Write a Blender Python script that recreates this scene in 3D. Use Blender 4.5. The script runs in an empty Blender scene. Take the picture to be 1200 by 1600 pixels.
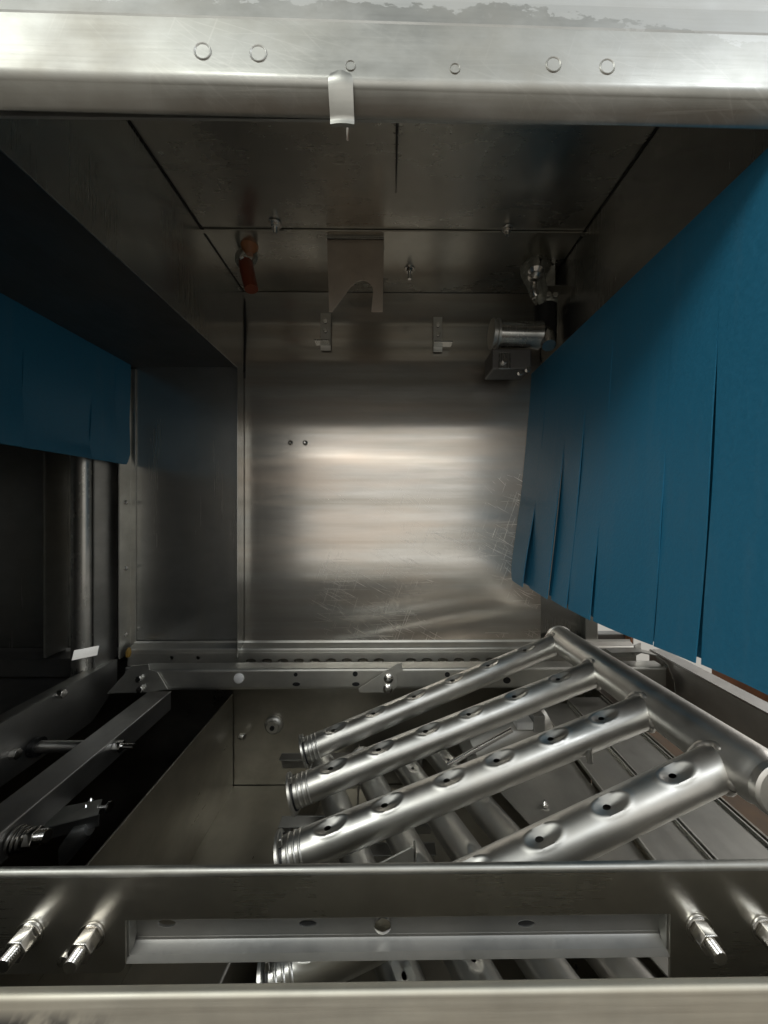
import bpy, bmesh, math, random
from mathutils import Vector, Matrix
from mathutils.geometry import tessellate_polygon
random.seed(7)
R = math.radians
S = bpy.context.scene
COL = S.collection

# ------------------------------------------------------------------ camera, world, lamps, exposure
F = 578.0; VPX, VPY = 610.0, 795.0; YAW = R(0.6)
PXC = VPX + F * math.tan(YAW)
cam_d = bpy.data.cameras.new('camera'); cam = bpy.data.objects.new('camera', cam_d); COL.objects.link(cam)
cam_d.sensor_fit = 'AUTO'; cam_d.sensor_width = 36.0; cam_d.lens = 36.0 * F / 1600.0
cam_d.shift_x = (600 - PXC) / 1600.0; cam_d.shift_y = (VPY - 800) / 1600.0
cam_d.clip_start = 0.01; cam_d.clip_end = 100
cam.location = (0, 0, 0); cam.rotation_euler = (R(90), 0, -YAW)
S.camera = cam

W = bpy.data.worlds.new('World'); S.world = W; W.use_nodes = True
bg = W.node_tree.nodes['Background']
_t = W.node_tree
_tc = _t.nodes.new('ShaderNodeTexCoord'); _sx = _t.nodes.new('ShaderNodeSeparateXYZ'); _cr = _t.nodes.new('ShaderNodeValToRGB'); _mr = _t.nodes.new('ShaderNodeMapRange')
_t.links.new(_tc.outputs['Generated'], _sx.inputs[0]); _t.links.new(_sx.outputs['Z'], _mr.inputs[0])
_mr.inputs[1].default_value = -1; _mr.inputs[2].default_value = 1
_e = _cr.color_ramp.elements
_e[0].position = 0.25; _e[0].color = (0.58, 0.565, 0.50, 1); _e[1].position = 0.80; _e[1].color = (0.70, 0.72, 0.69, 1)
_k = _e.new(0.47); _k.color = (0.84, 0.80, 0.725, 1); _k = _e.new(0.60); _k.color = (0.92, 0.895, 0.835, 1)
_t.links.new(_mr.outputs[0], _cr.inputs[0]); _t.links.new(_cr.outputs[0], bg.inputs[0])
bg.inputs[1].default_value = 0.62

def lamp(name, loc, aim, sx, sy, power, col=(0.98, 1.0, 0.94)):
    d = bpy.data.lights.new(name, 'AREA'); d.shape = 'RECTANGLE'; d.size = sx; d.size_y = sy
    d.energy = power; d.color = col
    o = bpy.data.objects.new(name, d); COL.objects.link(o); o.location = loc
    o.rotation_euler = (Vector(aim) - Vector(loc)).to_track_quat('-Z', 'Y').to_euler()
    return o
lamp('room_lamp', (-1.25, -1.30, 1.62), (0.1, 0.4, 0.0), 2.2, 0.36, 27)
lamp('room_lamp', (1.35, -1.45, 1.75), (-0.1, 0.4, 0.0), 1.6, 0.36, 14, (0.93, 0.97, 1.0))
lamp('room_fill_light', (0.25, -2.6, 0.15), (0.0, 0.8, 0.0), 2.4, 1.6, 7, (1, 0.96, 0.90))  # broad fill light added behind the camera to brighten the steel

lamp('exit_room_lamp', (2.0, 0.75, 0.95), (0.5, 0.5, -0.35), 0.9, 0.6, 17, (1, 0.97, 0.93))
lamp('streak_strip_light', (-0.45, -1.25, 0.415), (0.1, 0.8, 0.1), 1.87, 0.035, 0.8, (1, 0.97, 0.9)).rotation_euler = (R(90), 0, R(-28.8))  # strip light added so its reflection draws the streak on the back wall
vs = S.view_settings
S.display_settings.display_device = 'sRGB'
vs.view_transform = 'Standard'; vs.look = 'None'; vs.exposure = 0.0; vs.gamma = 1.0; vs.use_curve_mapping = False
S.cycles.max_bounces = 12; S.cycles.glossy_bounces = 9; S.cycles.diffuse_bounces = 5
S.cycles.caustics_reflective = True; S.cycles.sample_clamp_indirect = 6
S.cycles.blur_glossy = 0.3

# ------------------------------------------------------------------ layout helper: pixel of the 1200 x 1600 photo -> point at depth y
def at(px, py, y):
    u = (px - PXC) / F; v = -(py - VPY) / F
    dx = math.sin(YAW) + u * math.cos(YAW); dy = math.cos(YAW) - u * math.sin(YAW)
    k = y / dy
    return Vector((dx * k, y, v * k))

# ------------------------------------------------------------------ materials
def N(t, kind, **kw):
    n = t.nodes.new(kind)
    for k, v in kw.items(): setattr(n, k, v)
    return n
def mat_base(name):
    m = bpy.data.materials.new(name); m.use_nodes = True
    t = m.node_tree; p = t.nodes['Principled BSDF']
    g = N(t, 'ShaderNodeNewGeometry')
    return m, t, p, g.outputs['Position']
def noise(t, pos, scale, detail=3.0, rough=0.55, rot=(0, 0, 0)):
    if any(rot):
        mr = N(t, 'ShaderNodeMapping'); mr.inputs['Rotation'].default_value = rot; t.links.new(pos, mr.inputs['Vector']); pos = mr.outputs[0]
    mp = N(t, 'ShaderNodeMapping'); mp.inputs['Scale'].default_value = scale
    t.links.new(pos, mp.inputs['Vector'])
    n = N(t, 'ShaderNodeTexNoise'); n.inputs['Scale'].default_value = 1.0
    n.inputs['Detail'].default_value = detail; n.inputs['Roughness'].default_value = rough
    t.links.new(mp.outputs[0], n.inputs['Vector'])
    return n.outputs['Fac']
def mrange(t, v, a, b, c, d, smooth=False):
    n = N(t, 'ShaderNodeMapRange'); n.inputs[1].default_value = a; n.inputs[2].default_value = b
    n.inputs[3].default_value = c; n.inputs[4].default_value = d
    if smooth: n.interpolation_type = 'SMOOTHSTEP'
    t.links.new(v, n.inputs[0]); return n.outputs[0]
def math2(t, op, a, b):
    n = N(t, 'ShaderNodeMath', operation=op)
    for i, x in enumerate((a, b)):
        if hasattr(x, 'links'): t.links.new(x, n.inputs[i])
        else: n.inputs[i].default_value = x
    return n.outputs[0]
def mixcol(t, f, a, b):
    n = N(t, 'ShaderNodeMix', data_type='RGBA')
    t.links.new(f, n.inputs[0])
    for i, x in ((6, a), (7, b)):
        if hasattr(x, 'links'): t.links.new(x, n.inputs[i])
        else: n.inputs[i].default_value = (*x, 1)
    return n.outputs[2]

def steel(name, col=(0.57, 0.57, 0.55), rough=0.24, brush=(500, 500, 8), bump=0.04, smudge=0.10, tan=None, aniso=0.5,
          tint=0.12, scratch=0.0, stain=0.0, lump=0.0, haze=0.0, sms=(7, 7, 7), sms2=(23, 23, 31), bands=0.0):
    m, t, p, pos = mat_base(name)
    p.inputs['Metallic'].default_value = 1.0
    b = noise(t, pos, brush, 3)
    sm = noise(t, pos, sms, 5, 0.6)
    sm2 = noise(t, pos, sms2, 4, 0.6)
    r = mrange(t, b, 0.3, 0.7, rough * 0.93, rough * 1.07)
    r = math2(t, 'ADD', r, mrange(t, sm, 0.35, 0.7, -smudge * 0.5, smudge))
    c = mixcol(t, mrange(t, sm2, 0.3, 0.7, 0.0, 1.0), tuple(x * (1 - tint) for x in col), tuple(min(1, x * (1 + tint * 0.6)) for x in col))
    c = mixcol(t, mrange(t, sm, 0.45, 0.75, 0.0, 0.6), c, (col[0] * 0.96, col[1] * 0.90, col[2] * 0.83))
    h = b
    if bands:                             # rolling marks and heat tints lying across the sheet
        bn = noise(t, pos, (1.2, 1.2, 34), 4, 0.6)
        c = mixcol(t, mrange(t, bn, .40, .66, 0, bands), c, (col[0] * .74, col[1] * .70, col[2] * .64))
        bt = noise(t, pos, (2.5, 2.5, 13), 3, 0.55)
        c = mixcol(t, mrange(t, bt, .45, .68, 0, bands), c, (col[0] * 1.12, col[1] * .98, col[2] * .88))
        r = math2(t, 'ADD', r, mrange(t, bn, .35, .7, -.02, .05))
    if scratch:
        masks = []
        for rot, sc in (((0, R(2), 0), (7, 7, 620)), ((0, R(-29), 0), (13, 13, 520)), ((0, R(-16), 0), (10, 10, 560)), ((0, R(-44), 0), (20, 20, 560)), ((0, R(70), 0), (16, 16, 520))):
            n1 = noise(t, pos, sc, 1.0, 0.5, rot)
            masks.append(mrange(t, n1, 0.665, 0.73, 0.0, 1.0))
        s = masks[0]
        for q in masks[1:]: s = math2(t, 'MAXIMUM', s, q)
        zone = mrange(t, noise(t, pos, (4, 4, 6), 2), 0.42, 0.62, 0.0, 1.0)
        s = math2(t, 'MULTIPLY', s, zone)
        sp = N(t, 'ShaderNodeSeparateXYZ'); t.links.new(pos, sp.inputs[0])
        if name == 'brushed_wall_steel':
            zone2 = math2(t, 'MULTIPLY', mrange(t, sp.outputs['X'], -.19, -.12, .12, 1), mrange(t, sp.outputs['Z'], .02, .10, 1, .12))
            s = math2(t, 'MULTIPLY', s, zone2)
        s = math2(t, 'MULTIPLY', s, scratch)
        r = math2(t, 'ADD', r, math2(t, 'MULTIPLY', s, 0.35))
        c = mixcol(t, s, c, (0.93, 0.91, 0.87))  # scratches also paled in colour, painting in their bright glints
        h = math2(t, 'ADD', h, math2(t, 'MULTIPLY', s, 2.0))
    if stain:
        sp = N(t, 'ShaderNodeSeparateXYZ'); t.links.new(pos, sp.inputs[0])
        wob = mrange(t, noise(t, pos, (34, 34, 60), 6, 0.68), 0.25, 0.75, -.012, .012)
        zz = math2(t, 'ADD', sp.outputs['Z'], wob)
        zz = math2(t, 'ADD', zz, mrange(t, sp.outputs['X'], .10, .24, 0, .02))
        dry = mrange(t, zz, .3600, .3612, 0.0, 1.0)
        spot = mrange(t, noise(t, pos, (90, 90, 60), 4, .6), .60, .68, 0, .7)
        f = math2(t, 'MAXIMUM', dry, math2(t, 'MULTIPLY', spot, mrange(t, sp.outputs['Z'], .345, .362, 0, 1)))
        film = mrange(t, noise(t, pos, (16, 16, 26), 5, .65), .42, .62, 0, .45)
        f = math2(t, 'MULTIPLY', math2(t, 'MAXIMUM', f, film), stain)
        c = mixcol(t, f, c, (0.66, 0.67, 0.665))
        r = math2(t, 'ADD', r, math2(t, 'MULTIPLY', f, 0.2))
    t.links.new(c, p.inputs['Base Color']); t.links.new(r, p.inputs['Roughness'])
    if tan:
        p.inputs['Anisotropic'].default_value = aniso
        cx = N(t, 'ShaderNodeCombineXYZ')
        for i in range(3): cx.inputs[i].default_value = tan[i]
        t.links.new(cx.outputs[0], p.inputs['Tangent'])
    bp = N(t, 'ShaderNodeBump'); bp.inputs['Strength'].default_value = bump; bp.inputs['Distance'].default_value = 0.001
    t.links.new(h, bp.inputs['Height'])
    last = bp
    if lump:
        b2 = N(t, 'ShaderNodeBump'); b2.inputs['Strength'].default_value = lump; b2.inputs['Distance'].default_value = 0.01
        t.links.new(noise(t, pos, (5, 5, 5), 1.5), b2.inputs['Height']); t.links.new(bp.outputs[0], b2.inputs['Normal']); last = b2
    t.links.new(last.outputs[0], p.inputs['Normal'])
    if haze:
        p2 = N(t, 'ShaderNodeBsdfPrincipled'); p2.inputs['Metallic'].default_value = 1; p2.inputs['Roughness'].default_value = 0.58
        t.links.new(c, p2.inputs['Base Color']); t.links.new(last.outputs[0], p2.inputs['Normal'])
        mx = N(t, 'ShaderNodeMixShader'); mx.inputs[0].default_value = haze
        t.links.new(p.outputs[0], mx.inputs[1]); t.links.new(p2.outputs[0], mx.inputs[2])
        t.links.new(mx.outputs[0], t.nodes['Material Output'].inputs[0])
    return m

def plain(name, col, rough=0.5, metal=0.0, var=0.15, scale=60, bump=0.1):
    m, t, p, pos = mat_base(name)
    p.inputs['Metallic'].default_value = metal
    n = noise(t, pos, (scale,) * 3, 5, 0.6)
    c = mixcol(t, mrange(t, n, 0.3, 0.7, 0, 1), tuple(x * (1 - var) for x in col), tuple(min(1, x * (1 + var)) for x in col))
    if name == 'blue_curtain_rubber':          # dried water marks running down the strips
        wm = mrange(t, noise(t, pos, (40, 40, 5), 4, .6), .52, .72, 0, .16)
        c = mixcol(t, wm, c, (.10, .20, .28))
        sp_ = mrange(t, noise(t, pos, (420, 420, 420), 2, .5), .62, .72, 0, .35)
        c = mixcol(t, sp_, c, (.035, .20, .33))
    t.links.new(c, p.inputs['Base Color'])
    t.links.new(mrange(t, n, 0.3, 0.7, rough * 0.85, min(1, rough * 1.15)), p.inputs['Roughness'])
    bp = N(t, 'ShaderNodeBump'); bp.inputs['Strength'].default_value = bump; bp.inputs['Distance'].default_value = 0.001
    t.links.new(n, bp.inputs['Height']); t.links.new(bp.outputs[0], p.inputs['Normal'])
    return m

M = {}
M['wall'] = steel('brushed_wall_steel', col=(0.64, 0.63, 0.60), rough=0.165, brush=(700, 700, 5), bump=.012, tan=(1, 0, 0), aniso=0.93, scratch=0.72, lump=0.010, smudge=0.02, haze=0.28, sms=(3, 3, 14), sms2=(9, 9, 60), bands=0.75)
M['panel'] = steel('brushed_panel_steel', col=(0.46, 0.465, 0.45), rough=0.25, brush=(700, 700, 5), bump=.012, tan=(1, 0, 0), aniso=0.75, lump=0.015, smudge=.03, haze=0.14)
M['sidewall'] = steel('side_wall_steel', col=(0.60, 0.605, 0.59), rough=0.24, brush=(500, 500, 4), bump=.012, tan=(1, 0, 0), aniso=0.8, lump=0.012, smudge=.03, haze=0.25, sms=(18, 18, 3))
M['inner'] = steel('matt_inner_steel', col=(0.52, 0.52, 0.50), rough=0.50, brush=(60, 60, 60))
M['pipe'] = steel('pipe_steel', col=(0.68, 0.67, 0.64), rough=0.24, brush=(300, 300, 6), haze=0.4)
M['dull'] = steel('dull_plate_steel', col=(0.70, 0.62, 0.54), rough=0.62, brush=(60, 60, 60))
M['raily'] = steel('long_rail_steel', col=(0.64, 0.63, 0.61), rough=0.48, brush=(300, 6, 300), lump=0.03)
M['tray'] = steel('tray_steel', col=(0.40, 0.395, 0.37), rough=0.50, brush=(200, 6, 200), lump=0.03, smudge=0.08)
M['ceil'] = steel('ceiling_steel', col=(0.56, 0.55, 0.51), rough=0.27, brush=(3, 90, 90), bump=.0, lump=0.04, smudge=0.08, haze=0.12)
M['dark'] = steel('dull_dark_steel', col=(0.46, 0.46, 0.455), rough=0.42, brush=(300, 8, 300), lump=0.05, smudge=0.12)
M['lintel'] = steel('lintel_steel', col=(0.41, 0.415, 0.40), rough=0.46, brush=(10, 400, 400), lump=0.03, stain=0.5, smudge=0.18)
M['lip'] = steel('lip_steel', col=(0.41, 0.412, 0.388), rough=0.42, brush=(8, 400, 400), lump=0.07, stain=0.4, scratch=0.10, smudge=.2)
M['sill'] = steel('sill_steel', col=(0.70, 0.68, 0.60), rough=0.60, brush=(10, 400, 400), lump=0.0, smudge=0.05)
def scuff(m):
    t = m.node_tree; p = t.nodes['Principled BSDF']; pos = [n for n in t.nodes if n.type == 'NEW_GEOMETRY'][0].outputs['Position']
    sp = N(t, 'ShaderNodeSeparateXYZ'); t.links.new(pos, sp.inputs[0])
    zone = math2(t, 'MULTIPLY', mrange(t, sp.outputs['X'], -.185, -.135, 1, 0), mrange(t, sp.outputs['Z'], -.2745, -.2665, 1, .0))
    st = mrange(t, noise(t, pos, (70, 10, 25), 3, .6, (0, R(-32), 0)), .44, .56, 0, 1)
    f = math2(t, 'MULTIPLY', zone, st)
    old = p.inputs['Base Color'].links[0].from_socket
    t.links.new(mixcol(t, f, old, (.17, .17, .165)), p.inputs['Base Color'])
scuff(M['sill'])
M['bar'] = steel('bar_steel', col=(0.62, 0.605, 0.565), rough=0.28, brush=(8, 500, 500), lump=0.04)
M['tube'] = steel('spray_tube_steel', col=(0.65, 0.645, 0.62), rough=0.365, brush=(60, 60, 60), bump=0.06, smudge=0.10, lump=0.03)
M['weld'] = steel('weld_steel', col=(0.70, 0.68, 0.65), rough=0.35, brush=(260, 260, 260), bump=.25)
M['shiny'] = steel('polished_fastener_steel', col=(0.72, 0.71, 0.69), rough=0.16, brush=(90, 90, 90), bump=0.02)
M['rail'] = steel('rail_steel', col=(0.64, 0.635, 0.60), rough=0.45, brush=(8, 300, 300), lump=0.04)
M['tank'] = steel('tank_steel', col=(0.48, 0.46, 0.41), rough=0.36, brush=(200, 8, 200), lump=0.10, smudge=0.15)
M['roof'] = steel('dark_roof_steel', col=(0.20, 0.195, 0.19), rough=0.55, brush=(200, 8, 200))  # darker base colour, for the left roof and the small block
M['blue'] = plain('blue_curtain_rubber', (0.019, 0.158, 0.278), 0.46, 0, 0.07, 240, 0.30)
M['orange'] = plain('orange_red_rubber', (0.19, 0.034, 0.010), 0.35, 0, 0.1)
M['black'] = plain('black_rubber_and_gaps', (0.012, 0.012, 0.013), 0.4)  # rubber parts, also the black pieces that stand in for shaded gaps
M['clear'] = plain('cloudy_plastic', (0.30, 0.30, 0.26), 0.25, 0.3, 0.3, 90, 0.4)
M['white'] = plain('white_plastic', (0.80, 0.80, 0.80), 0.4, 0, 0.05)
M['amber'] = plain('amber_sealant', (0.36, 0.22, 0.05), 0.4)
M['brown'] = plain('brown_floor_tile', (0.07, 0.04, 0.02), 0.6, 0, 0.3, 20)
M['wood'] = plain('copper_brown_paint', (0.42, 0.17, 0.07), 0.45, 0, 0.2, 25)

# ------------------------------------------------------------------ mesh helpers
class MB:
    def __init__(s): s.v = []; s.f = []; s.sm = []
    def add(s, vs, fs, smooth=False):
        o = len(s.v); s.v += [tuple(v) for v in vs]
        for f in fs: s.f.append(tuple(i + o for i in f)); s.sm.append(smooth)
        return s
    def box(s, a, b):
        x0, x1 = sorted((a[0], b[0])); y0, y1 = sorted((a[1], b[1])); z0, z1 = sorted((a[2], b[2]))
        v = [(x0, y0, z0), (x1, y0, z0), (x1, y1, z0), (x0, y1, z0), (x0, y0, z1), (x1, y0, z1), (x1, y1, z1), (x0, y1, z1)]
        return s.add(v, [(3, 2, 1, 0), (4, 5, 6, 7), (0, 1, 5, 4), (1, 2, 6, 5), (2, 3, 7, 6), (3, 0, 4, 7)])
    def hexa(s, b, t):                    # 4 bottom + 4 top corners
        return s.add(list(b) + list(t), [(3, 2, 1, 0), (4, 5, 6, 7), (0, 1, 5, 4), (1, 2, 6, 5), (2, 3, 7, 6), (3, 0, 4, 7)])
    def tube(s, pts, rad, n=20, cap=True):
        pts = [Vector(p) for p in pts]; rads = rad if isinstance(rad, (list, tuple)) else [rad] * len(pts)
        up = None; rings = []
        for i, p in enumerate(pts):
            d = (pts[min(i + 1, len(pts) - 1)] - pts[max(i - 1, 0)]).normalized()
            if up is None: up = Vector((0, 0, 1)) if abs(d.z) < 0.9 else Vector((1, 0, 0))
            a = d.cross(up).normalized(); up = a.cross(d).normalized()
            rings.append([p + (a * math.cos(2 * math.pi * k / n) + up * math.sin(2 * math.pi * k / n)) * rads[i] for k in range(n)])
        o = len(s.v)
        for r in rings: s.v += [tuple(q) for q in r]
        for i in range(len(rings) - 1):
            for k in range(n):
                k2 = (k + 1) % n
                s.f.append((o + i * n + k, o + i * n + k2, o + (i + 1) * n + k2, o + (i + 1) * n + k)); s.sm.append(True)
        if cap:
            s.f.append(tuple(o + k for k in range(n))[::-1]); s.sm.append(False)
            e = o + (len(rings) - 1) * n
            s.f.append(tuple(e + k for k in range(n))); s.sm.append(False)
        return s
    def cyl(s, a, b, r, n=20): return s.tube([a, b], r, n)
    def lathe(s, a, b, prof, n=24):        # prof: (t 0..1 along a->b, radius)
        a = Vector(a); b = Vector(b)
        return s.tube_p([a + (b - a) * t for t, _ in prof], [r for _, r in prof], (b - a).normalized(), n)
    def tube_p(s, pts, rads, d, n):
        up = Vector((0, 0, 1)) if abs(d.z) < 0.9 else Vector((1, 0, 0))
        a = d.cross(up).normalized(); up = a.cross(d).normalized(); o = len(s.v)
        for p, r in zip(pts, rads):
            s.v += [tuple(p + (a * math.cos(2 * math.pi * k / n) + up * math.sin(2 * math.pi * k / n)) * r) for k in range(n)]
        for i in range(len(pts) - 1):
            for k in range(n):
                k2 = (k + 1) % n
                s.f.append((o + i * n + k, o + i * n + k2, o + (i + 1) * n + k2, o + (i + 1) * n + k)); s.sm.append(True)
        s.f.append(tuple(o + k for k in range(n))[::-1]); s.sm.append(False)
        e = o + (len(pts) - 1) * n
        s.f.append(tuple(e + k for k in range(n))); s.sm.append(False)
        return s
    def sheet(s, outer, holes, fn, th):    # polygon with holes in (u,v), thickness along w; fn(u,v,w)->xyz
        loops = [[Vector((u, v, 0)) for u, v in lp] for lp in [outer] + list(holes)]
        flat = [p for lp in loops for p in lp]; n = len(flat)
        tris = tessellate_polygon(loops)
        vs = [fn(p.x, p.y, 0) for p in flat] + [fn(p.x, p.y, th) for p in flat]
        fs = [tuple(t) for t in tris] + [tuple(n + i for i in reversed(t)) for t in tris]
        o = 0
        for lp in loops:
            m = len(lp)
            for i in range(m):
                j = (i + 1) % m; fs.append((o + i, o + j, n + o + j, n + o + i))
            o += m
        return s.add(vs, fs)
    def profile(s, pts, x0, x1, smooth=True, nx=1):   # (y,z) polyline extruded along x
        vs = []
        for i in range(nx + 1):
            x = x0 + (x1 - x0) * i / nx
            vs += [(x, y, z) for y, z in pts]
        n = len(pts); fs = [(i * n + j, i * n + j + 1, (i + 1) * n + j + 1, (i + 1) * n + j) for i in range(nx) for j in range(n - 1)]
        return s.add(vs, fs, smooth)
    def build(s, name, mat, parent=None, bevel=0.0, solid=0.0, fix=True):
        me = bpy.data.meshes.new(name); me.from_pydata(s.v, [], s.f); me.update()
        me.polygons.foreach_set('use_smooth', s.sm)
        if fix:
            bm = bmesh.new(); bm.from_mesh(me); bmesh.ops.recalc_face_normals(bm, faces=bm.faces); bm.to_mesh(me); bm.free()
        me.materials.append(mat)
        o = bpy.data.objects.new(name, me); COL.objects.link(o)
        if solid:
            q = o.modifiers.new('thickness', 'SOLIDIFY'); q.thickness = solid; q.offset = 0
        if bevel:
            q = o.modifiers.new('rounded_edges', 'BEVEL'); q.width = bevel; q.segments = 2; q.limit_method = 'ANGLE'; q.angle_limit = R(40)
        if any(s.sm):
            q = o.modifiers.new('sharp_corners', 'EDGE_SPLIT'); q.split_angle = R(42)
        if parent is not None:
            o.parent = parent
            if parent.type == 'EMPTY': o.location = -Vector(parent.location)
        return o
def arc(cy, cz, r, a0, a1, n=6):
    return [(cy + r * math.cos(R(a0 + (a1 - a0) * i / n)), cz + r * math.sin(R(a0 + (a1 - a0) * i / n))) for i in range(n + 1)]
def ell(cu, cv, a, b, n=16): return [(cu + a * math.cos(2 * math.pi * i / n), cv + b * math.sin(2 * math.pi * i / n)) for i in range(n)]
def tag(o, label, cat, group=None):
    o['label'] = label; o['category'] = cat
    if group: o['group'] = group
    return o
def thing(name, label, cat, loc=(0, 0, 0), group=None):
    o = bpy.data.objects.new(name, None); COL.objects.link(o); o.location = loc; o.empty_display_size = 0.02
    return tag(o, label, cat, group)
def struct(o): o['kind'] = 'structure'; return o
def hexnut(mb, c, d, r, h):
    d = Vector(d).normalized(); return mb.tube([Vector(c), Vector(c) + d * h], r, 6)
XZ = lambda y: (lambda u, v, w: (u, y + w, v))
YZ = lambda x: (lambda u, v, w: (x + w, u, v))
XY = lambda z: (lambda u, v, w: (u, v, z + w))

# ------------------------------------------------------------------ the big sheets
YB = 0.80; CH = 0.466
XL = -0.314; XR = 0.326
FY = 0.28                                           # inner plane of the front wall
mb = MB(); mb.profile([(YB - .004, CH), (YB - .0035, CH - .002), (YB + 0.0055, 0.412), (YB + .006, .408), (YB + 0.0065, 0.402), (YB + .0062, .397), (YB + .0057, .393), (YB + 0.0005, 0.322), (YB, .316), (YB, .310), (YB, -.278), (YB, -0.284)], XL, XR, True)
bw = struct(mb.build('back_wall', M['wall'], None, 0, 0.002))
for px in (454, 477):
    c = at(px, 692, YB - 0.002); m = MB(); m.lathe(c, c + Vector((0, -0.006, 0)), [(0, .0055), (.4, .0052), (1, .002)], 14); m.build('screw', M['shiny'], bw)
mb = MB(); mb.sheet([(XL, 0.62), (XR, 0.62), (XR, FY), (XL, FY)], [], XY(CH), 0.002)
ce = struct(mb.build('ceiling', M['ceil']))
mb = MB(); mb.sheet([(XL, 0.624), (XR, 0.624), (XR, YB), (XL, YB)], [], XY(CH - 0.001), 0.002)
mb.box((XL, 0.617, CH - 0.0035), (XR, 0.6245, CH - 0.0012))
mb.build('ceiling_panel', M['ceil'], ce)
# side skirts
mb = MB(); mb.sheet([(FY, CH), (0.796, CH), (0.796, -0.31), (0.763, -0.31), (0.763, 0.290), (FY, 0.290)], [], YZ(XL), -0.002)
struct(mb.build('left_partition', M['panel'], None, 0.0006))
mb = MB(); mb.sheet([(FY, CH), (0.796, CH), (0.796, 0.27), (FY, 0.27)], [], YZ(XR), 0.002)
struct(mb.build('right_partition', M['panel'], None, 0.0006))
# left lower roof and its rear wall
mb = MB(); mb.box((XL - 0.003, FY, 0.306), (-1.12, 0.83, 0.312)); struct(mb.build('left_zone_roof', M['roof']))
mb = MB()
for xx in (XL + .0012, XR - .0012): mb.tube([(xx, FY + .02, CH - .001), (xx, YB - .004, CH - .001)], .0011, 8)
mb.tube([(XL, YB - .005, CH - .001), (XR, YB - .005, CH - .001)], .0010, 8)
mb.tube([(XL + .001, YB - .001, CH), (XL + .001, YB - .001, .28)], .0016, 8)
mb.build('seam_gap_bead', M['black'], ce)  # black beads drawn in for the dark gaps along the joints
mb = MB(); mb.sheet([(-1.12, 0.31), (XL - .004, 0.31), (XL - .004, -0.30), (-1.12, -0.30)], [], XZ(YB + 0.003), 0.002)
struct(mb.build('left_zone_back_wall', M['sidewall']))
mb = MB(); mb.box((-1.12, 0.2, -0.9), (-1.124, 0.92, 0.62)); struct(mb.build('left_end_wall', M['dark']))
# right zone
mb = MB(); mb.box((XR + 0.003, FY, 0.306), (0.95, 0.83, 0.312)); struct(mb.build('right_zone_roof', M['dark']))
mb = MB(); mb.sheet([(XR + .003, 0.305), (0.425, 0.305), (0.425, -0.29), (XR + .003, -0.29)], [], XZ(YB + 0.02), 0.002)
struct(mb.build('right_zone_back_wall', M['panel']))
# front wall with the door opening
OX0, OX1, OZ0, OZ1 = -0.300, 0.335, -0.262, 0.292
mb = MB(); mb.sheet([(-1.12, 0.70), (0.95, 0.70), (0.95, OZ1), (OX1, OZ1), (OX1, -0.40), (0.95, -0.40), (0.95, -0.9), (-1.12, -0.9), (-1.12, -0.4), (OX0, -0.40), (OX0, OZ1), (-1.12, OZ1)], [], XZ(FY), 0.002)
mb = MB()
mb.box((-1.12, FY - .002, OZ1), (0.95, FY, 0.62)); mb.box((-1.12, FY - .002, -0.9), (OX0, FY, OZ1 - .0005)); mb.box((OX1, FY - .002, -0.9), (0.95, FY, OZ1 - .0005))
struct(mb.build('front_wall', M['inner']))
mb = MB(); mb.box((-1.16, .275, .62), (1.0, .92, .624)); mb.box((-1.16, .915, -.9), (.49, .919, .6195)); mb.box((.492, .915, -.235), (1.0, .919, .6195)); struct(mb.build('light_block_casing', M['dark']))  # unseen casing added to stop room light leaking through the seams
mb = MB(); mb.sheet([(FY, .62), (.92, .62), (.92, -.9), (FY, -.9)], [[(.34, .25), (.34, -.52), (.90, -.52), (.90, .25)]], YZ(.952), .003); struct(mb.build('right_end_wall', M['dark']))
# tank
mb = MB(); mb.sheet([(-1.1, -0.325), (0.44, -0.325), (0.44, -0.9), (-1.1, -0.9)], [], XZ(YB + 0.006), 0.002); struct(mb.build('tank_back_wall', M['tank']))
mb = MB(); mb.box((-0.34, 0.21, -0.60), (0.44, YB + .004, -0.604)); struct(mb.build('tank_floor', M['tank']))
mb = MB(); mb.sheet([(0.21, -0.400), (YB + .003, -0.400), (YB + .003, -0.60), (0.21, -0.60)], [], YZ(-0.340), -0.0025); tw = struct(mb.build('tank_side_wall', M['tank'], None, 0.0008))
mb = MB(); mb.box((0.44, 0.21, -0.385), (0.443, YB + .003, -0.602)); struct(mb.build('tank_right_wall', M['tank']))
mb = MB(); mb.box((-1.3, -1.2, -0.92), (2.2, 2.0, -0.905)); struct(mb.build('floor', M['brown']))

# ------------------------------------------------------------------ door lintel
DZ = .0052
t = LT = thing('door_lintel', 'bright stained stainless steel lintel with spot welds across the top of the opening', 'lintel', (0, 0.26, 0.286))
prof = [(0.2765, 0.2885), (0.2762, 0.2860), (0.2745, 0.2845), (0.2725, 0.2850)] + arc(0.2710, 0.3010, 0.0085, 232, 180, 8) + [(0.2625, 0.306), (0.2625, 0.318), (0.2630, 0.3385)]
mb = MB(); mb.profile(prof, -0.2885, 0.40, True, 1); mb.build('lintel_strip', M['lip'], t, 0, 0.0016)
mb = MB(); mb.profile([(0.2642, 0.3320), (0.2640, 0.3400)] + [(0.2635, 0.3412), (0.2660, 0.36), (0.2700, 0.45)], -0.2840, 0.40, False, 1); mb.build('upper_sheet', M['lintel'], t, 0, 0.0016)
mb = MB(); mb.box((-0.335, 0.258, 0.286), (-0.2865, 0.2785, 0.47)); mb.build('door_post', M['dark'], t, 0.002)
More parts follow.
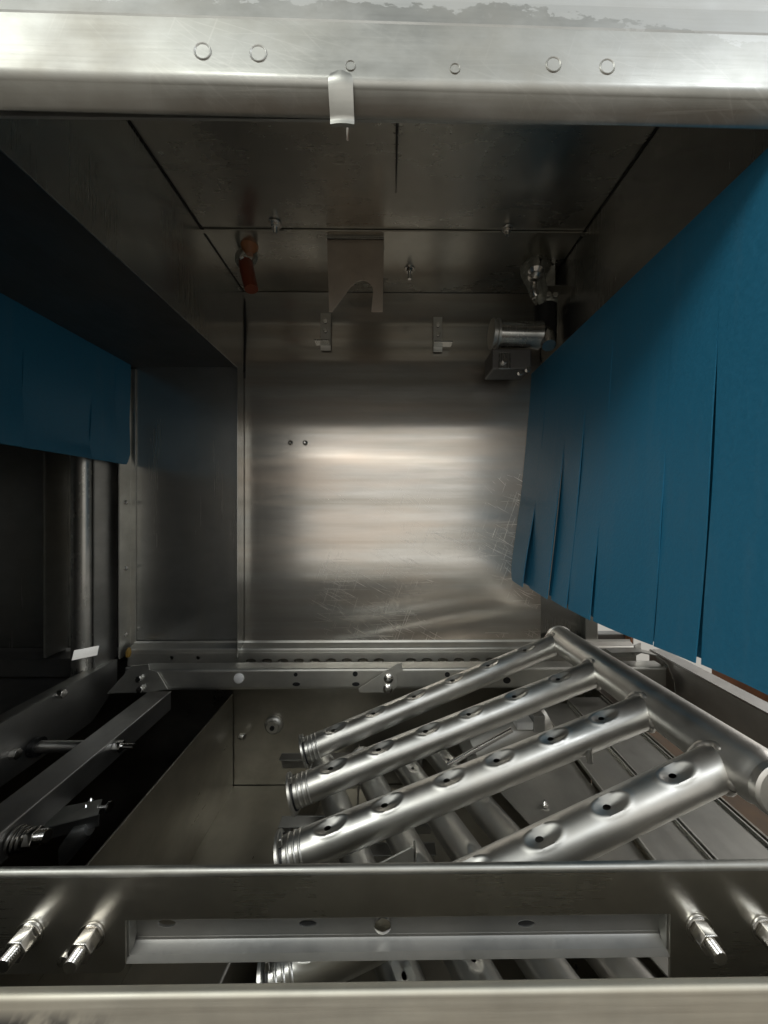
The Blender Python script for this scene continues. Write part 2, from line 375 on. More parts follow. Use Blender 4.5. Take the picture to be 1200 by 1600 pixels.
for px, py, r in ((319, 86, 13), (405, 88, 13), (548, 105, 8), (711, 107, 8), (866, 98, 12), (951, 100, 12)):
    c = at(px, py, 0.2620) - Vector((0, 0, DZ)) + Vector((0, 0, 0)); rr = r * 0.262 / 578
    m = MB(); m.lathe(c + Vector((0, .0006, 0)), c - Vector((0, .0016, 0)), [(0.2, rr * 1.10), (.65, rr * 1.02), (.75, rr * .96), (.65, rr * .88), (.50, rr * .82), (.50, rr * 0.1)], 26); m.build('spot_weld', M['lip'], t)
# hook clip over the lip
mb = MB(); x0, x1 = at(513, 150, .258).x, at(551, 150, .258).x; w = (x1 - x0)
out = [(x0 + .003, .3085), (x0 + .0005, .3065), (x0, .303), (x0, .283), (x1, .283), (x1, .303), (x1 - .0005, .3065), (x1 - .003, .3085)]
def clipmap(u, v, ww):
    k = max(0.0, (0.300 - v) / 0.02); return (u, 0.2585 + 0.004 * min(1, k) + ww, v)
LT.location.z += DZ; LT.rotation_euler.z = R(0.75)
cl = thing('hook_clip', 'small rounded steel clip hooked over the lintel lip near its middle', 'clip', ((x0 + x1) / 2, .26, .283))
mb = MB(); vs = []; nU = 8; nV = 14
for j in range(nV + 1):
    v = .2775 + (.3045 - .2775) * j / nV
    q = max(0, (v - .2990) / .0055); ins = w * .5 * (1 - math.sqrt(max(0, 1 - q * q))) * .75
    for i in range(nU + 1):
        u = x0 + ins + (w - 2 * ins) * i / nU
        vs.append((u, 0.2590 + 0.0095 * max(0, min(1, (0.3005 - v) / 0.019)) ** 1.5 - .0008 * (1 - (2 * i / nU - 1) ** 2), v))
fs = [(j * (nU + 1) + i, j * (nU + 1) + i + 1, (j + 1) * (nU + 1) + i + 1, (j + 1) * (nU + 1) + i) for j in range(nV) for i in range(nU)]
mb.add(vs, fs, True); mb.build('clip_plate', M['lip'], cl, 0, 0.0026)
mb = MB(); c = at(543, 196, .272); mb.tube([at(543, 182, .268), at(543, 205, .272), at(543, 219, .276)], .0011, 8); mb.build('wire_tail', M['shiny'], cl)

# ------------------------------------------------------------------ things under the ceiling and on the back wall
mb = MB(); mb.hexa([(0.006, .41, CH - .012), (0.010, .41, CH - .012), (0.0085, .535, CH - .010), (0.0075, .535, CH - .010)], [(0.006, .41, CH + .001), (0.010, .41, CH + .001), (0.0085, .535, CH + .001), (0.0075, .535, CH + .001)])
tag(mb.build('ceiling_fin', M['black'], None, .0004), 'thin dark blade running back along the middle of the ceiling', 'fin')
# hanging plate with keyhole notch
yp = 0.634
p = lambda a, b: (at(a, b, yp).x, at(a, b, yp).z)
cx, cz = p(566, 455); rr = 17 * yp / F
notch = [p(514, 487)] + [p(519, 487), p(549, 447)] + [(cx + rr * math.cos(R(a)), cz + rr * math.sin(R(a))) for a in range(150, -1, -15)] + [p(580, 487)]
out = [p(511, 374)] + notch + [p(598, 487), p(600, 374)]
t = thing('hanging_plate', 'flat steel plate with a slanted hook notch hanging from the ceiling', 'plate', (cx, yp, CH))
mb = MB(); mb.sheet(out, [], XZ(yp), 0.002); mb.build('plate', M['dull'], t, 0.0004)
mb = MB(); mb.box((p(511, 374)[0], yp, CH - .0035), (p(600, 374)[0], yp + .03, CH - .0012)); mb.build('fixing_flange', M['panel'], t, 0.0004)
mb = MB(); mb.box((p(511, 374)[0], yp - .0006, p(511, 374)[1] + .0004), (p(600, 374)[0], yp + .0015, CH - .004)); mb.build('gap_shade_strip', M['black'], t)  # black strip put in for the shaded gap above the plate
# ceiling fasteners
def stud(px, y, h, label, r=.005):
    c = at(px, 400, y); c.z = CH
    t = thing('ceiling_bolt', label, 'bolt', c, 'bolts under the ceiling')
    m = MB(); m.cyl(c + Vector((0, 0, .001)), c - Vector((0, 0, h)), r * .55, 14); m.build('shank', M['shiny'], t)
    m = MB(); hexnut(m, c - Vector((0, 0, .003)), (0, 0, -1), r, .006); m.build('nut', M['shiny'], t, .0004)
    m = MB(); m.cyl(c - Vector((0, 0, .0008)), c - Vector((0, 0, .003)), r * 1.5, 18); m.build('washer', M['shiny'], t, .0003)
    return t
stud(430, .605, .018, 'steel bolt under the ceiling seam, left of the hanging plate', .007)
stud(793, .610, .014, 'steel bolt under the ceiling seam, right side near the nozzle', .006)
stud(640, .715, .022, 'dark bolt hanging just right of the notched plate', .0065)
# orange flap on a ring
t = thing('orange_hose', 'orange red rubber hose piece hanging from a ring in the left ceiling corner', 'hose', at(387, 375, .66))
mb = MB()
pts = [at(384, 410, .652), at(386, 422, .650), at(389, 436, .648), at(393, 452, .646)]
mb.tube(pts, [.012, .0125, .012, .0115], 18); mb.build('hose', M['orange'], t)
mb = MB(); c = at(385, 402, .66); mb.tube([c + Vector((.016 * math.cos(R(a)), .006 * math.sin(R(a * 1.0)), .022 * math.sin(R(a)))) for a in range(0, 361, 15)], .0042, 10, False); mb.build('ring', M['clear'], t)
mb = MB(); mb.lathe(at(388, 368, .655), at(392, 398, .66), [(0, .009), (.3, .016), (.7, .014), (1, .008)], 18); mb.build('knob', M['wood'], t)
mb = MB(); mb.lathe(at(377, 404, .640), at(377, 400, .636), [(0, .004), (.6, .004), (1, .001)], 10); mb.build('screw', M['shiny'], t)
# L brackets on the back wall
def lbracket(x0, y0, x1, y1, foot, label):
    a = at(x0, y0, YB - .004); b = at(x1, y1, YB - .004)
    t = thing('wall_bracket', label, 'bracket', ((a.x + b.x) / 2, YB, b.z), 'small brackets on the back wall')
    wx = b.x - a.x; cxx = (a.x + b.x) / 2
    hs = [ell(cxx, a.z - .018 - .020 * k, .004, .0055) for k in range(2)]
    m = MB(); m.sheet([(a.x, a.z), (b.x, a.z), (b.x, b.z), (a.x, b.z)], hs, XZ(YB - .006), .002); m.build('strip', M['rail'], t, .0003)
    f0, f1 = (a.x - .009, b.x) if foot < 0 else (a.x, b.x + .018)
    m = MB(); m.box((f0, YB - .030, b.z + .010), (f1, YB - .006, b.z + .0125)); m.build('foot', M['panel'], t, .0003)
    for k in range(2):
        c = Vector((cxx, YB - .006, a.z - .018 - .020 * k)); m = MB(); hexnut(m, c, (0, -1, 0), .0048, .004); m.build('nut', M['shiny'], t, .0004)
lbracket(501, 490, 517, 548, -1, 'small drilled bracket on the back wall under the notched plate')
lbracket(677, 496, 691, 550, 1, 'small drilled bracket on the back wall, to the right of the hanging plate')

# nozzle casting, hose and pipe stub in the right corner
t = thing('rinse_nozzle', 'crumpled looking grey nozzle casting hanging in the right ceiling corner', 'nozzle', at(842, 400, .70))
y0 = .70
mb = MB(); rnd = random.Random(3)
pts = [at(843, 398, y0), at(840, 412, y0), at(835, 424, y0 - .01), at(836, 436, y0 - .012), at(840, 450, y0 - .01), at(845, 464, y0 - .006), at(848, 473, y0)]
rads = [.013, .024, .026, .018, .016, .015, .011]
mb.tube(pts, rads, 22)
mb.v = [tuple(Vector(v) + Vector((rnd.uniform(-1, 1), rnd.uniform(-1, 1), rnd.uniform(-1, 1))) * .0028) for v in mb.v]
o = mb.build('body', M['clear'], t); q = o.modifiers.new('smooth', 'SUBSURF'); q.levels = 1; q.render_levels = 1
mb = MB(); mb.lathe(at(838, 421, y0 - .035), at(836, 436, y0 - .037), [(0, .010), (.2, .014), (.5, .009), (.8, .013), (1, .008)], 18); mb.build('valve', M['shiny'], t)
mb = MB(); mb.tube([at(834, 444, y0 - .03), at(834, 452, y0 - .033), at(838, 462, y0 - .03)], .006, 12); mb.build('lever', M['shiny'], t)
mb = MB(); mb.hexa([at(846, 446, y0), at(868, 446, y0), at(868, 446, y0 + .03), at(846, 446, y0 + .03)], [at(862, 415, y0), at(868, 412, y0), at(868, 412, y0 + .03), at(862, 415, y0 + .03)]); mb.build('gusset', M['panel'], t, .001)
mb = MB(); mb.lathe(at(857, 466, y0), at(857, 476, y0), [(0, .014), (.3, .0165), (.7, .0165), (1, .014)], 24); mb.build('collar', M['clear'], t)
for px, py in ((829, 466), (852, 462), (862, 463)):
    mb = MB(); c = at(px + 4, py, y0 - .018); hexnut(mb, c, (0, -1, 0), .0050, .006); mb.build('nut', M['shiny'], t, .0004)
mb = MB(); mb.tube([at(852, 478, y0 + .008), at(852, 500, y0 + .008), at(851, 530, y0 + .008)], .021, 24); tag(mb.build('black_hose', M['black']), 'short thick black hose between the nozzle and the pipe stub', 'hose')
t = thing('pipe_stub', 'horizontal steel pipe stub with end collar below the corner nozzle', 'pipe', at(815, 540, .70))
a = at(776, 522, .70); b = at(850, 524, .70)
mb = MB(); mb.lathe(a, b, [(0, .0225), (.04, .0235), (.75, .0235), (.9, .026), (1, .018)], 32); mb.build('pipe', M['panel'], t)
mb = MB(); mb.lathe(a - Vector((.012, 0, 0)), a + Vector((.003, 0, 0)), [(0, .022), (.1, .0275), (.3, .0275), (.4, .024), (.6, .024), (.7, .0275), (.95, .0275), (1, .022)], 32); mb.build('collar', M['tube'], t)
mb = MB(); mb.tube([at(848, 524, .70), at(856, 530, .69), at(858, 540, .68)], [.018, .017, .012], 18); mb.build('elbow', M['shiny'], t)
t = thing('bolted_block', 'small bolted steel block under the pipe stub by the curtain', 'block', at(800, 585, .71))
mb = MB(); A = at(767, 548, .71); B = at(828, 580, .71); mb.box((A.x, .70, A.z), (B.x, .76, B.z)); mb.build('block', M['roof'], t, .003)
mb = MB(); A = at(779, 552, .698); B = at(797, 577, .698); mb.box((A.x, .694, A.z), (B.x, .6995, B.z)); mb.build('plate', M['panel'], t, .0008)
for px, py in ((788, 565), (824, 578), (812, 583)):
    mb = MB(); hexnut(mb, at(px, py, .694), (0, -1, 0), .0055, .006); mb.build('nut', M['shiny'], t, .0006)

# ------------------------------------------------------------------ curtains
def smooth(a, b, x):
    k = min(1, max(0, (x - a) / (b - a))); return k * k * (3 - 2 * k)
def curtain(name, label, bounds, slits, ztop, zbot, xfun, tilt, sgn):
    t = thing(name, label, 'curtain', (xfun(bounds[0], ztop), (bounds[0] + bounds[-1]) / 2, ztop))
    for k in range(len(bounds) - 1):
        ya, yb = bounds[k], bounds[k + 1]; yc = (ya + yb) / 2; wd = abs(yb - ya)
        nu, nv = 10, 40; vs = []
        sa = slits[k]; sb = slits[k + 1]
        for j in range(nv + 1):
            f = j / nv
            for i in range(nu + 1):
                u = i / nu; y = ya + (yb - ya) * u
                z = ztop + (zbot(y) - ztop) * f
                if k == 0 and f > .9: # rounded outer bottom corner
                    c = max(0, .25 - u) / .25; z += .020 * c * c * (f - .9) / .1
                s = (1 - u) * smooth(sa, zbot(y), z) if sa is not None else 0
                e = u * smooth(sb, zbot(y), z) if sb is not None else 0
                x = xfun(y, z) + sgn * (tilt[k][0] * s + tilt[k][1] * e)
                x += 0.0015 * math.sin(9 * f + k * 2.1) * f * sgn
                y2 = y - math.copysign(1, yb - ya) * .0015 * ((smooth(sb, zbot(y), z) ** .6 * u if sb is not None else 0) - (smooth(sa, zbot(y), z) ** .6 * (1 - u) if sa is not None else 0))
                vs.append((x, y2, z))
        fs = [(j * (nu + 1) + i, j * (nu + 1) + i + 1, (j + 1) * (nu + 1) + i + 1, (j + 1) * (nu + 1) + i) for j in range(nv) for i in range(nu)]
        m = MB(); m.add(vs, fs, True); m.build('strip', M['blue'], t, 0, 0.0013)
    # added backing layer, staggered behind the strips so the slits stay dark
    lo, hi = bounds[0] - .03, bounds[-1] + .002; n2 = 4
    for k in range(n2):
        ya = lo + (hi - lo) * k / n2 - .0008; yb = lo + (hi - lo) * (k + 1) / n2 + .0008
        vs = []
        for j in range(13):
            for i in range(7):
                y = ya + (yb - ya) * i / 6; z = ztop + (zbot(y) + .0015 - ztop) * j / 12
                vs.append((xfun(y, z) - sgn * .009 - sgn * .002 * (k % 2), y, z))
        m = MB(); m.add(vs, [(j * 7 + i, j * 7 + i + 1, (j + 1) * 7 + i + 1, (j + 1) * 7 + i) for j in range(12) for i in range(6)], True); m.build('slit_backing', M['blue'], t, 0, 0.0013)
    return t
def xr(y, z):
    k = min(1, max(0, (0.30 - z) / 0.45)); far = smooth(.25, .80, y)
    return 0.306 - (0.022 + 0.024 * far) * k ** 1.3
curtain('strip_curtain', 'large blue rubber strip curtain hanging along the right side',
        [.797, .712, .618, .56, .500, .392, .336, .262], [None, .06, .18, .20, .04, -.05, .22, None],
        .292, lambda y: -.152 + .012 * smooth(.5, .28, y), xr,
        [(0, .005), (-.005, .004), (-.004, .001), (-.001, .001), (.0, .001), (-.001, .0015), (-.0015, 0)], -1)['label'] = 'large blue rubber strip curtain hanging along the right side of the chamber'
xl = lambda y, z: -0.553 - .003 * min(1, max(0, (.3 - z) / .2))
curtain('strip_curtain', 'short dark blue strip curtain hanging at the left beside the vertical pipe',
        [.793, .750, .690, .563, .44, .30], [None, .25, .12, .22, .2, None], .318, lambda y: .093, xl,
        [(0, -.003), (.006, -.003), (.004, -.003), (.004, -.002), (.003, 0)], 1)

# ------------------------------------------------------------------ left zone: post, side strip, pipe
t = thing('corner_post', 'narrow upright steel post with screws between the left curtain and the back wall', 'post', (-.56, .79, -.3))
mb = MB(); mb.box((-.5605, .768, -.31), (-.5580, .8025, .30)); mb.box((-.5605, .8000, -.31), (-.5470, .8025, .30)); mb.build('angle', M['rail'], t, .0006)
mb = MB(); mb.box((-.574, .720, -.31), (-.5715, .780, .30)); mb.build('side_strip', M['dark'], t, .0008)
for py in (785, 888, 992):
    c = at(199, py, .785); c.x = -.558; m = MB(); m.lathe(c, c + Vector((.004, 0, 0)), [(0, .005), (.6, .0045), (1, .001)], 14); m.build('screw', M['shiny'], t)
t = thing('riser_pipe', 'vertical steel riser pipe standing below the left curtain', 'pipe', (-.60, .7225, -.33))
c = at(130, 880, .7225)
mb = MB(); mb.cyl((c.x, .7225, -.335), (c.x, .7225, .30), .0185, 36); mb.build('pipe', M['pipe'], t)
mb = MB(); mb.lathe((c.x, .7225, -.336), (c.x, .7225, -.322), [(0, .028), (.6, .028), (1, .021)], 30); mb.build('flange', M['dark'], t)
mb = MB(); c = at(134, 1020, .652); nv = Vector((.579, -.667, .33)).normalized(); u = nv.cross(Vector((0, 0, 1))).normalized() * .0175; w = u.normalized().cross(nv).normalized() * .0085  # added tab standing in for a lamp reflection, tilted to mirror the lamp
if w.z < 0: w = -w
w = w - u * .10; bk = -nv * .003
mb.hexa([c - u - w + bk, c + u - w + bk, c + u - w, c - u - w], [c - u + w + bk, c + u + w + bk, c + u + w, c - u + w])
tag(mb.build('glint_tab', M['shiny'], None, .0006), 'small polished tab tilted to make a bright glint at the foot of the riser pipe', 'tab')
mb = MB(); a = at(97, 1010, .79); mb.box((a.x - .003, .75, -.30), (a.x + .001, .803, .30)); tag(mb.build('divider_strip', M['rail'], None, .0006), 'thin upright metal strip in the dark zone left of the riser pipe', 'strip')
for px in (22, 63):
    c = at(px, 1028, .79); m = MB(); m.lathe(c, c + Vector((0, -.006, .001)), [(0, .005), (.7, .0045), (1, .001)], 12)
    tag(m.build('floor_screw', M['shiny']), 'tiny shiny screw head low at the far left%s' % (', nearest the frame edge' if px == 22 else ', nearer the riser pipe'), 'screw', 'far left screws')
mb = MB(); mb.profile([(.80, -.298), (.795, -.304), (.77, -.31), (.768, -.345)], -1.1, -.575, False); struct(mb.build('left_zone_ledge', M['dark'], None, 0, .002))
mb = MB(); mb.box((-1.1, .29, -.352), (-.60, .768, -.348)); struct(mb.build('left_zone_floor', M['dark']))

# ------------------------------------------------------------------ ledge, perforated strip and rear rail
t = thing('rear_ledge', 'bright folded ledge along the foot of the back wall', 'ledge', (0, .79, -.30))
mb = MB(); mb.profile([(.7985, -.2835), (.7965, -.288)] + [(.790, -.2905), (.783, -.2925)] + arc(.783, -.2965, .004, 90, 180, 5) + [(.779, -.302)], -.548, .52, True); mb.build('ledge_fold', M['rail'], t, 0, .0015)
hs = [ell(at(px, 1031, .777).x, -.3185, .0115, .0050, 14) for px in range(392, 800, 25) if px != 617]
hs += [ell(at(px, 1027, .777).x, -.3115, .0042, .0042, 12) for px in (268, 309)]
mb = MB(); mb.sheet([(-.548, -.3015), (.52, -.3015), (.52, -.3275), (-.548, -.3275)], hs, XZ(.777), .002); mb.build('perforated_strip', M['rail'], t, .0003)
for px in range(392, 800, 25):
    if px == 617: continue
    a = at(px, 1031, .776); m = MB(); m.sheet(ell(a.x, -.3195, .0085, .0042, 12), [], XZ(.7795), .0015); m.build('tab', M['shiny'], t)
mb = MB(); mb.box((-.548, .770, -.340), (.52, .7785, -.3285)); mb.build('lower_fold', M['dark'], t, .001)

t = thing('rear_rail', 'long grey angle rail lying in front of the perforated ledge', 'rail', (0, .72, -.35))
mb = MB(); mb.profile([(.750, -.3115), (.724, -.3115)] + arc(.724, -.3155, .004, 90, 180, 5) + [(.720, -.3165), (.720, -.3180), (.720, -.344), (.720, -.346), (.7225, -.350), (.730, -.351)], -.485, .54, True); 
mb.build('rail_angle', M['rail'], t, 0, .002)
for px, py, w_, h_ in ((463, 1069, 6, 3), (462, 1054, 3, 3), (556, 1069, 6, 3), (555, 1053, 4, 4), (699, 1054, 4, 4), (792, 1063, 6, 5)):
    c = at(px, py, .7185); m = MB(); k = .7185 / F; m.sheet(ell(c.x, c.z, w_ * k, h_ * k, 14), [], XZ(.7180), .0012); m.build('hole_disc', M['black'], t)  # flat black discs laid on the rail face as its holes
c = at(373, 1060, .718); m = MB(); m.lathe(c + Vector((0, .002, 0)), c - Vector((0, .004, 0)), [(0, .010), (.6, .0095), (.9, .007), (1, .002)], 18); m.build('plastic_button', M['white'], t)
# triangular end bracket, left
mb = MB(); y = .716; q = lambda a, b: (at(a, b, y).x, at(a, b, y).z)
mb.sheet([q(167, 1084), q(205, 1041), q(232, 1038), q(233, 1046), q(246, 1050), q(262, 1077), q(230, 1082)], [], XZ(y), .002); mb.build('end_bracket', M['rail'], t, .0006)
for px, py in ((218, 1060), (220, 1076)):
    m = MB(); hexnut(m, at(px, py, y), (0, -1, 0), .0065, .006); m.build('bolt', M['shiny'], t, .0008)
# triangular middle bracket
mb = MB(); q = lambda a, b: (at(a, b, .712).x, at(a, b, .712).z)
mb.sheet([q(561, 1082), q(560, 1076), q(622, 1036), q(628, 1035), q(629, 1048), q(619, 1054), q(622, 1070), q(612, 1082)], [], XZ(.712), .002); mb.build('middle_bracket', M['rail'], t, .0006)
for px, py in ((607, 1060), (606, 1076)):
    m = MB(); m.lathe(at(px, py, .712), at(px, py, .712) - Vector((0, .006, 0)), [(0, .0095), (.4, .0092), (.8, .006), (1, .002)], 18); m.build('bolt', M['shiny'], t)
c = at(200, 1026, .765); m = MB(); m.lathe(c, c + Vector((.002, 0, .018)), [(0, .004), (.5, .0055), (1, .003)], 12); tag(m.build('amber_seal', M['amber']), 'small amber blob of sealant in the corner at the foot of the post', 'sealant')

# ------------------------------------------------------------------ left rails
t = thing('left_side_rail', 'dark upright side rail with a bright top edge along the far left of the tank', 'rail', (-.56, .5, -.4))
mb = MB(); mb.sheet([(.26, -.3085), (.765, -.3085), (.765, -.36), (.70, -.40), (.26, -.40)], [], YZ(-.56), -.002); mb.build('web', M['dark'], t, .0007)
mb = MB(); mb.box((-.585, .26, -.3105), (-.5625, .765, -.3085)); mb.build('top_flange', M['rail'], t, .0007)
for px, py, y in ((105, 1084, .63), (41, 1178, .553)):
    c = at(px, py, y); c.x = -.56; m = MB(); hexnut(m, c, (1, 0, 0), .0075, .010); m.build('nut', M['shiny'], t, .0008)
t = thing('slide_beam', 'grey angle beam running from the rear rail towards the lower left corner', 'beam', (-.455, .5, -.38))
mb = MB(); mb.box((-.477, .27, -.362), (-.435, .735, -.360)); mb.profile  # top face
mb.build('top_face', M['raily'], t, .0006)
mb = MB(); mb.box((-.4355, .27, -.396), (-.4332, .735, -.3605)); mb.build('side_face', M['dark'], t, .0008)
mb = MB(); mb.tube([(-.434, .27, -.3612), (-.434, .735, -.3612)], .0018, 10); mb.build('folded_edge', M['raily'], t)
t = thing('spacer_bolt', 'short steel spacer tube and bolt across between side rail and slide beam', 'bolt', (-.5, .585, -.3725))
mb = MB(); mb.cyl((-.559, .585, -.3725), (-.478, .585, -.3725), .0085, 20); mb.build('spacer', M['tube'], t)
mb = MB(); mb.cyl((-.558, .585, -.3725), (-.549, .585, -.3725), .014, 20); mb.build('rubber_washer', M['black'], t)
mb = MB(); mb.cyl((-.4335, .585, -.3725), (-.402, .585, -.3725), .004, 12); mb.build('thread', M['shiny'], t)
mb = MB(); hexnut(mb, (-.4325, .585, -.3725), (1, 0, 0), .0085, .012); mb.build('nut', M['shiny'], t, .0006)
t = thing('beam_bolt', 'large threaded bolt with washers through the near end of the slide beam', 'bolt', at(20, 1305, .428))
c = at(-5, 1312, .43); c.x = -.433
mb = MB(); mb.lathe(c, c + Vector((.038, 0, .004)), [(i / 24, .0065 + (.0012 if i % 2 else 0)) for i in range(25)], 18); mb.build('thread', M['shiny'], t)
for k in range(3):
    m = MB(); m.cyl(c + Vector((.002 + .005 * k, 0, 0)), c + Vector((.0055 + .005 * k, 0, 0)), .014 - .0008 * k, 22); m.build('washer', M['shiny'], t, .0005)
mb = MB(); hexnut(mb, c + Vector((.018, 0, .001)), (1, 0, .1), .0115, .010); mb.build('nut', M['shiny'], t, .0008)
t = thing('channel_bracket', 'small channel bracket with end screw under the slide beam at lower left', 'bracket', at(110, 1280, .5))
a = [at(60, 1296, .50), at(153, 1272, .50), at(160, 1248, .53), at(88, 1262, .53)]
mb = MB(); mb.hexa([v - Vector((0, 0, .002)) for v in a], a); mb.build('top_face', M['rail'], t, .0005)
b0, b1 = at(60, 1297, .498), at(154, 1273, .498); dz = Vector((0, 0, .016))
mb = MB(); mb.hexa([b0 - dz, b1 - dz, b1 - dz + Vector((0, .002, 0)), b0 - dz + Vector((0, .002, 0))], [b0, b1, b1 + Vector((0, .002, 0)), b0 + Vector((0, .002, 0))]); mb.build('front_face', M['dark'], t, .0005)
c = at(158, 1262, .515); mb = MB(); mb.cyl(c - Vector((.004, 0, 0)), c + Vector((.011, 0, .001)), .003, 10); mb.build('screw', M['shiny'], t)
mb = MB(); mb.cyl(c + Vector((.0095, 0, .001)), c + Vector((.0125, 0, .001)), .0072, 16); mb.build('screw_head', M['shiny'], t, .0006)
for px, py in ((134, 1260), (142, 1250)):
    m = MB(); e = at(px, py, .52); m.lathe(e, e + Vector((0, 0, .003)), [(0, .003), (1, .001)], 10); m.build('rivet', M['shiny'], t)
mb = MB(); mb.tube([at(100, 1345, .50), at(108, 1325, .5), at(128, 1300, .5), at(140, 1294, .5)], [.006, .012, .013, .008], 14); tag(mb.build('drain_hook', M['dark']), 'dull curved metal hook below the small channel bracket', 'hook')

# grommet and small tank fittings
t = thing('tank_grommet', 'round grey grommet on the back wall of the tank', 'grommet', at(428, 1132, .80))
c = at(428, 1132, .803); m = MB(); m.lathe(c + Vector((0, .002, 0)), c - Vector((0, .012, 0)), [(0, .0195), (.3, .0195), (.6, .017), (.7, .013), (1, .012)], 28); m.build('ring', M['rail'], t)
m = MB(); c2 = at(425, 1138, .790); m.lathe(c2 + Vector((0, .002, 0)), c2 - Vector((0, .0015, 0)), [(0, .005), (1, .005)], 16); m.build('opening', M['black'], t)
c = at(375, 1150, .79); m = MB(); hexnut(m, c, (1, -.3, 0), .007, .012); tag(m.build('tank_bolt', M['shiny'], None, .001), 'small bolt head low in the rear corner of the tank', 'bolt')

# ------------------------------------------------------------------ spray arms
def spray_tube(A, B, rad, facing, dimples, par, name='tube', nA=84, step=.0016, hole=True, depth=.0040, da=.0168, db=.0080):
    A = Vector(A); B = Vector(B); L = (B - A).length; d = (B - A) / L
    f = Vector(facing); f = (f - d * f.dot(d)).normalized(); s = d.cross(f)
    nL = int(L / step); vs = []; inside = set(); HA = .0037; HB = .0028
    def hr_of(j, i):
        u = L * j / nL; th = 2 * math.pi * i / nA - math.pi
        for q in dimples:
            if abs(q * L - u) < .032:
                hu = (u - q * L - .0040) / HA; hv = rad * th / HB
                if hu * hu + hv * hv < 9: return math.sqrt(hu * hu + hv * hv), hu, hv, q
        return 9, 0, 0, 0
    for j in range(nL + 1):
        for i in range(nA // 2 - 8, nA // 2 + 9):
            if hr_of(j, i)[0] < 1: inside.add((j, i))
    edge = {(j + a, i + b) for (j, i) in inside for a in (-1, 0, 1) for b in (-1, 0, 1)} - inside
    for j in range(nL + 1):
        u = L * j / nL
        near = [q for q in dimples if abs(q * L - u) < .032]
        for i in range(nA):
            th = 2 * math.pi * i / nA - math.pi; r = rad; u2 = u; th2 = th
            if (j, i) in edge:
                h, hu, hv, q = hr_of(j, i); u2 = q * L + .0040 + hu / h * HA; th2 = hv / h * HB / rad
            for q in near:
                du = (u2 - q * L) / da; dv = rad * th2 / db; rr = math.sqrt(du * du + dv * dv)
                r -= depth * max(0, 1 - rr ** 1.8) ** 1.15; r += .0005 * math.exp(-((rr - 1.10) / .16) ** 2)
            vs.append(A + d * u2 + (f * math.cos(th2) + s * math.sin(th2)) * r)
    fs = [(j * nA + i, j * nA + (i + 1) % nA, (j + 1) * nA + (i + 1) % nA, (j + 1) * nA + i) for j in range(nL) for i in range(nA)
          if not ({(j, i), (j, (i + 1) % nA), (j + 1, (i + 1) % nA), (j + 1, i)} & inside)]
    fs.append(tuple(range(nA))[::-1]); fs.append(tuple(nL * nA + i for i in range(nA)))
    m = MB(); m.add(vs, fs, True); m.sm[-1] = m.sm[-2] = False
    return m.build(name, M['tube'], par)
far = at(873, 998, .705); near = at(1203, 1224, .307)
ax = lambda y: far + (near - far) * ((y - far.y) / (near.y - far.y))
t = thing('spray_arm', 'large steel spray arm of four dimpled tubes welded to one manifold pipe', 'spray arm', (.1, .5, -.34))
d = (near - far).normalized()
mb = MB(); mb.lathe(far - d * .012, near + d * .004, [(0, .010), (.004, .017), (.012, .0215), (.02, .0232), (.03, .0240), (.97, .0240), (.985, .0215), (1, .0200)], 56); mb.build('manifold_pipe', M['tube'], t)
mb = MB(); mb.lathe(far - d * .0005, far + d * .006, [(0, .0235), (.2, .0256), (.8, .0256), (1, .0238)], 56); mb.build('end_ring', M['tube'], t)
mb = MB(); mb.lathe(near + d * .003, near + d * .012, [(0, .018), (.15, .0225), (.8, .0225), (1, .020)], 40); mb.build('end_plug', M['tube'], t)
ends = [at(478, 1172, .575), at(461, 1238, .468), at(447, 1338, .380), at(430, 1530, .286)]
starts = [ax(.690), ax(.553), ax(.440), ax(.340)]
up = Vector((0, -math.sin(R(13)), math.cos(R(13))))
TR = .0178
marks = [[(825, 1015), (768, 1038), (713, 1063), (653, 1088), (590, 1115), (527, 1142)], [(878, 1060), (810, 1088), (740, 1117), (672, 1148), (600, 1177), (525, 1210)],
         [(948, 1120), (869, 1157), (785, 1192), (708, 1226), (612, 1270), (523, 1308)], [(1062, 1215), (960, 1261), (856, 1311)]]
def proj(v):
    v = Vector(v); f = v.x * math.sin(YAW) + v.y * math.cos(YAW); r = v.x * math.cos(YAW) - v.y * math.sin(YAW)
    return PXC + F * r / f, VPY - F * v.z / f
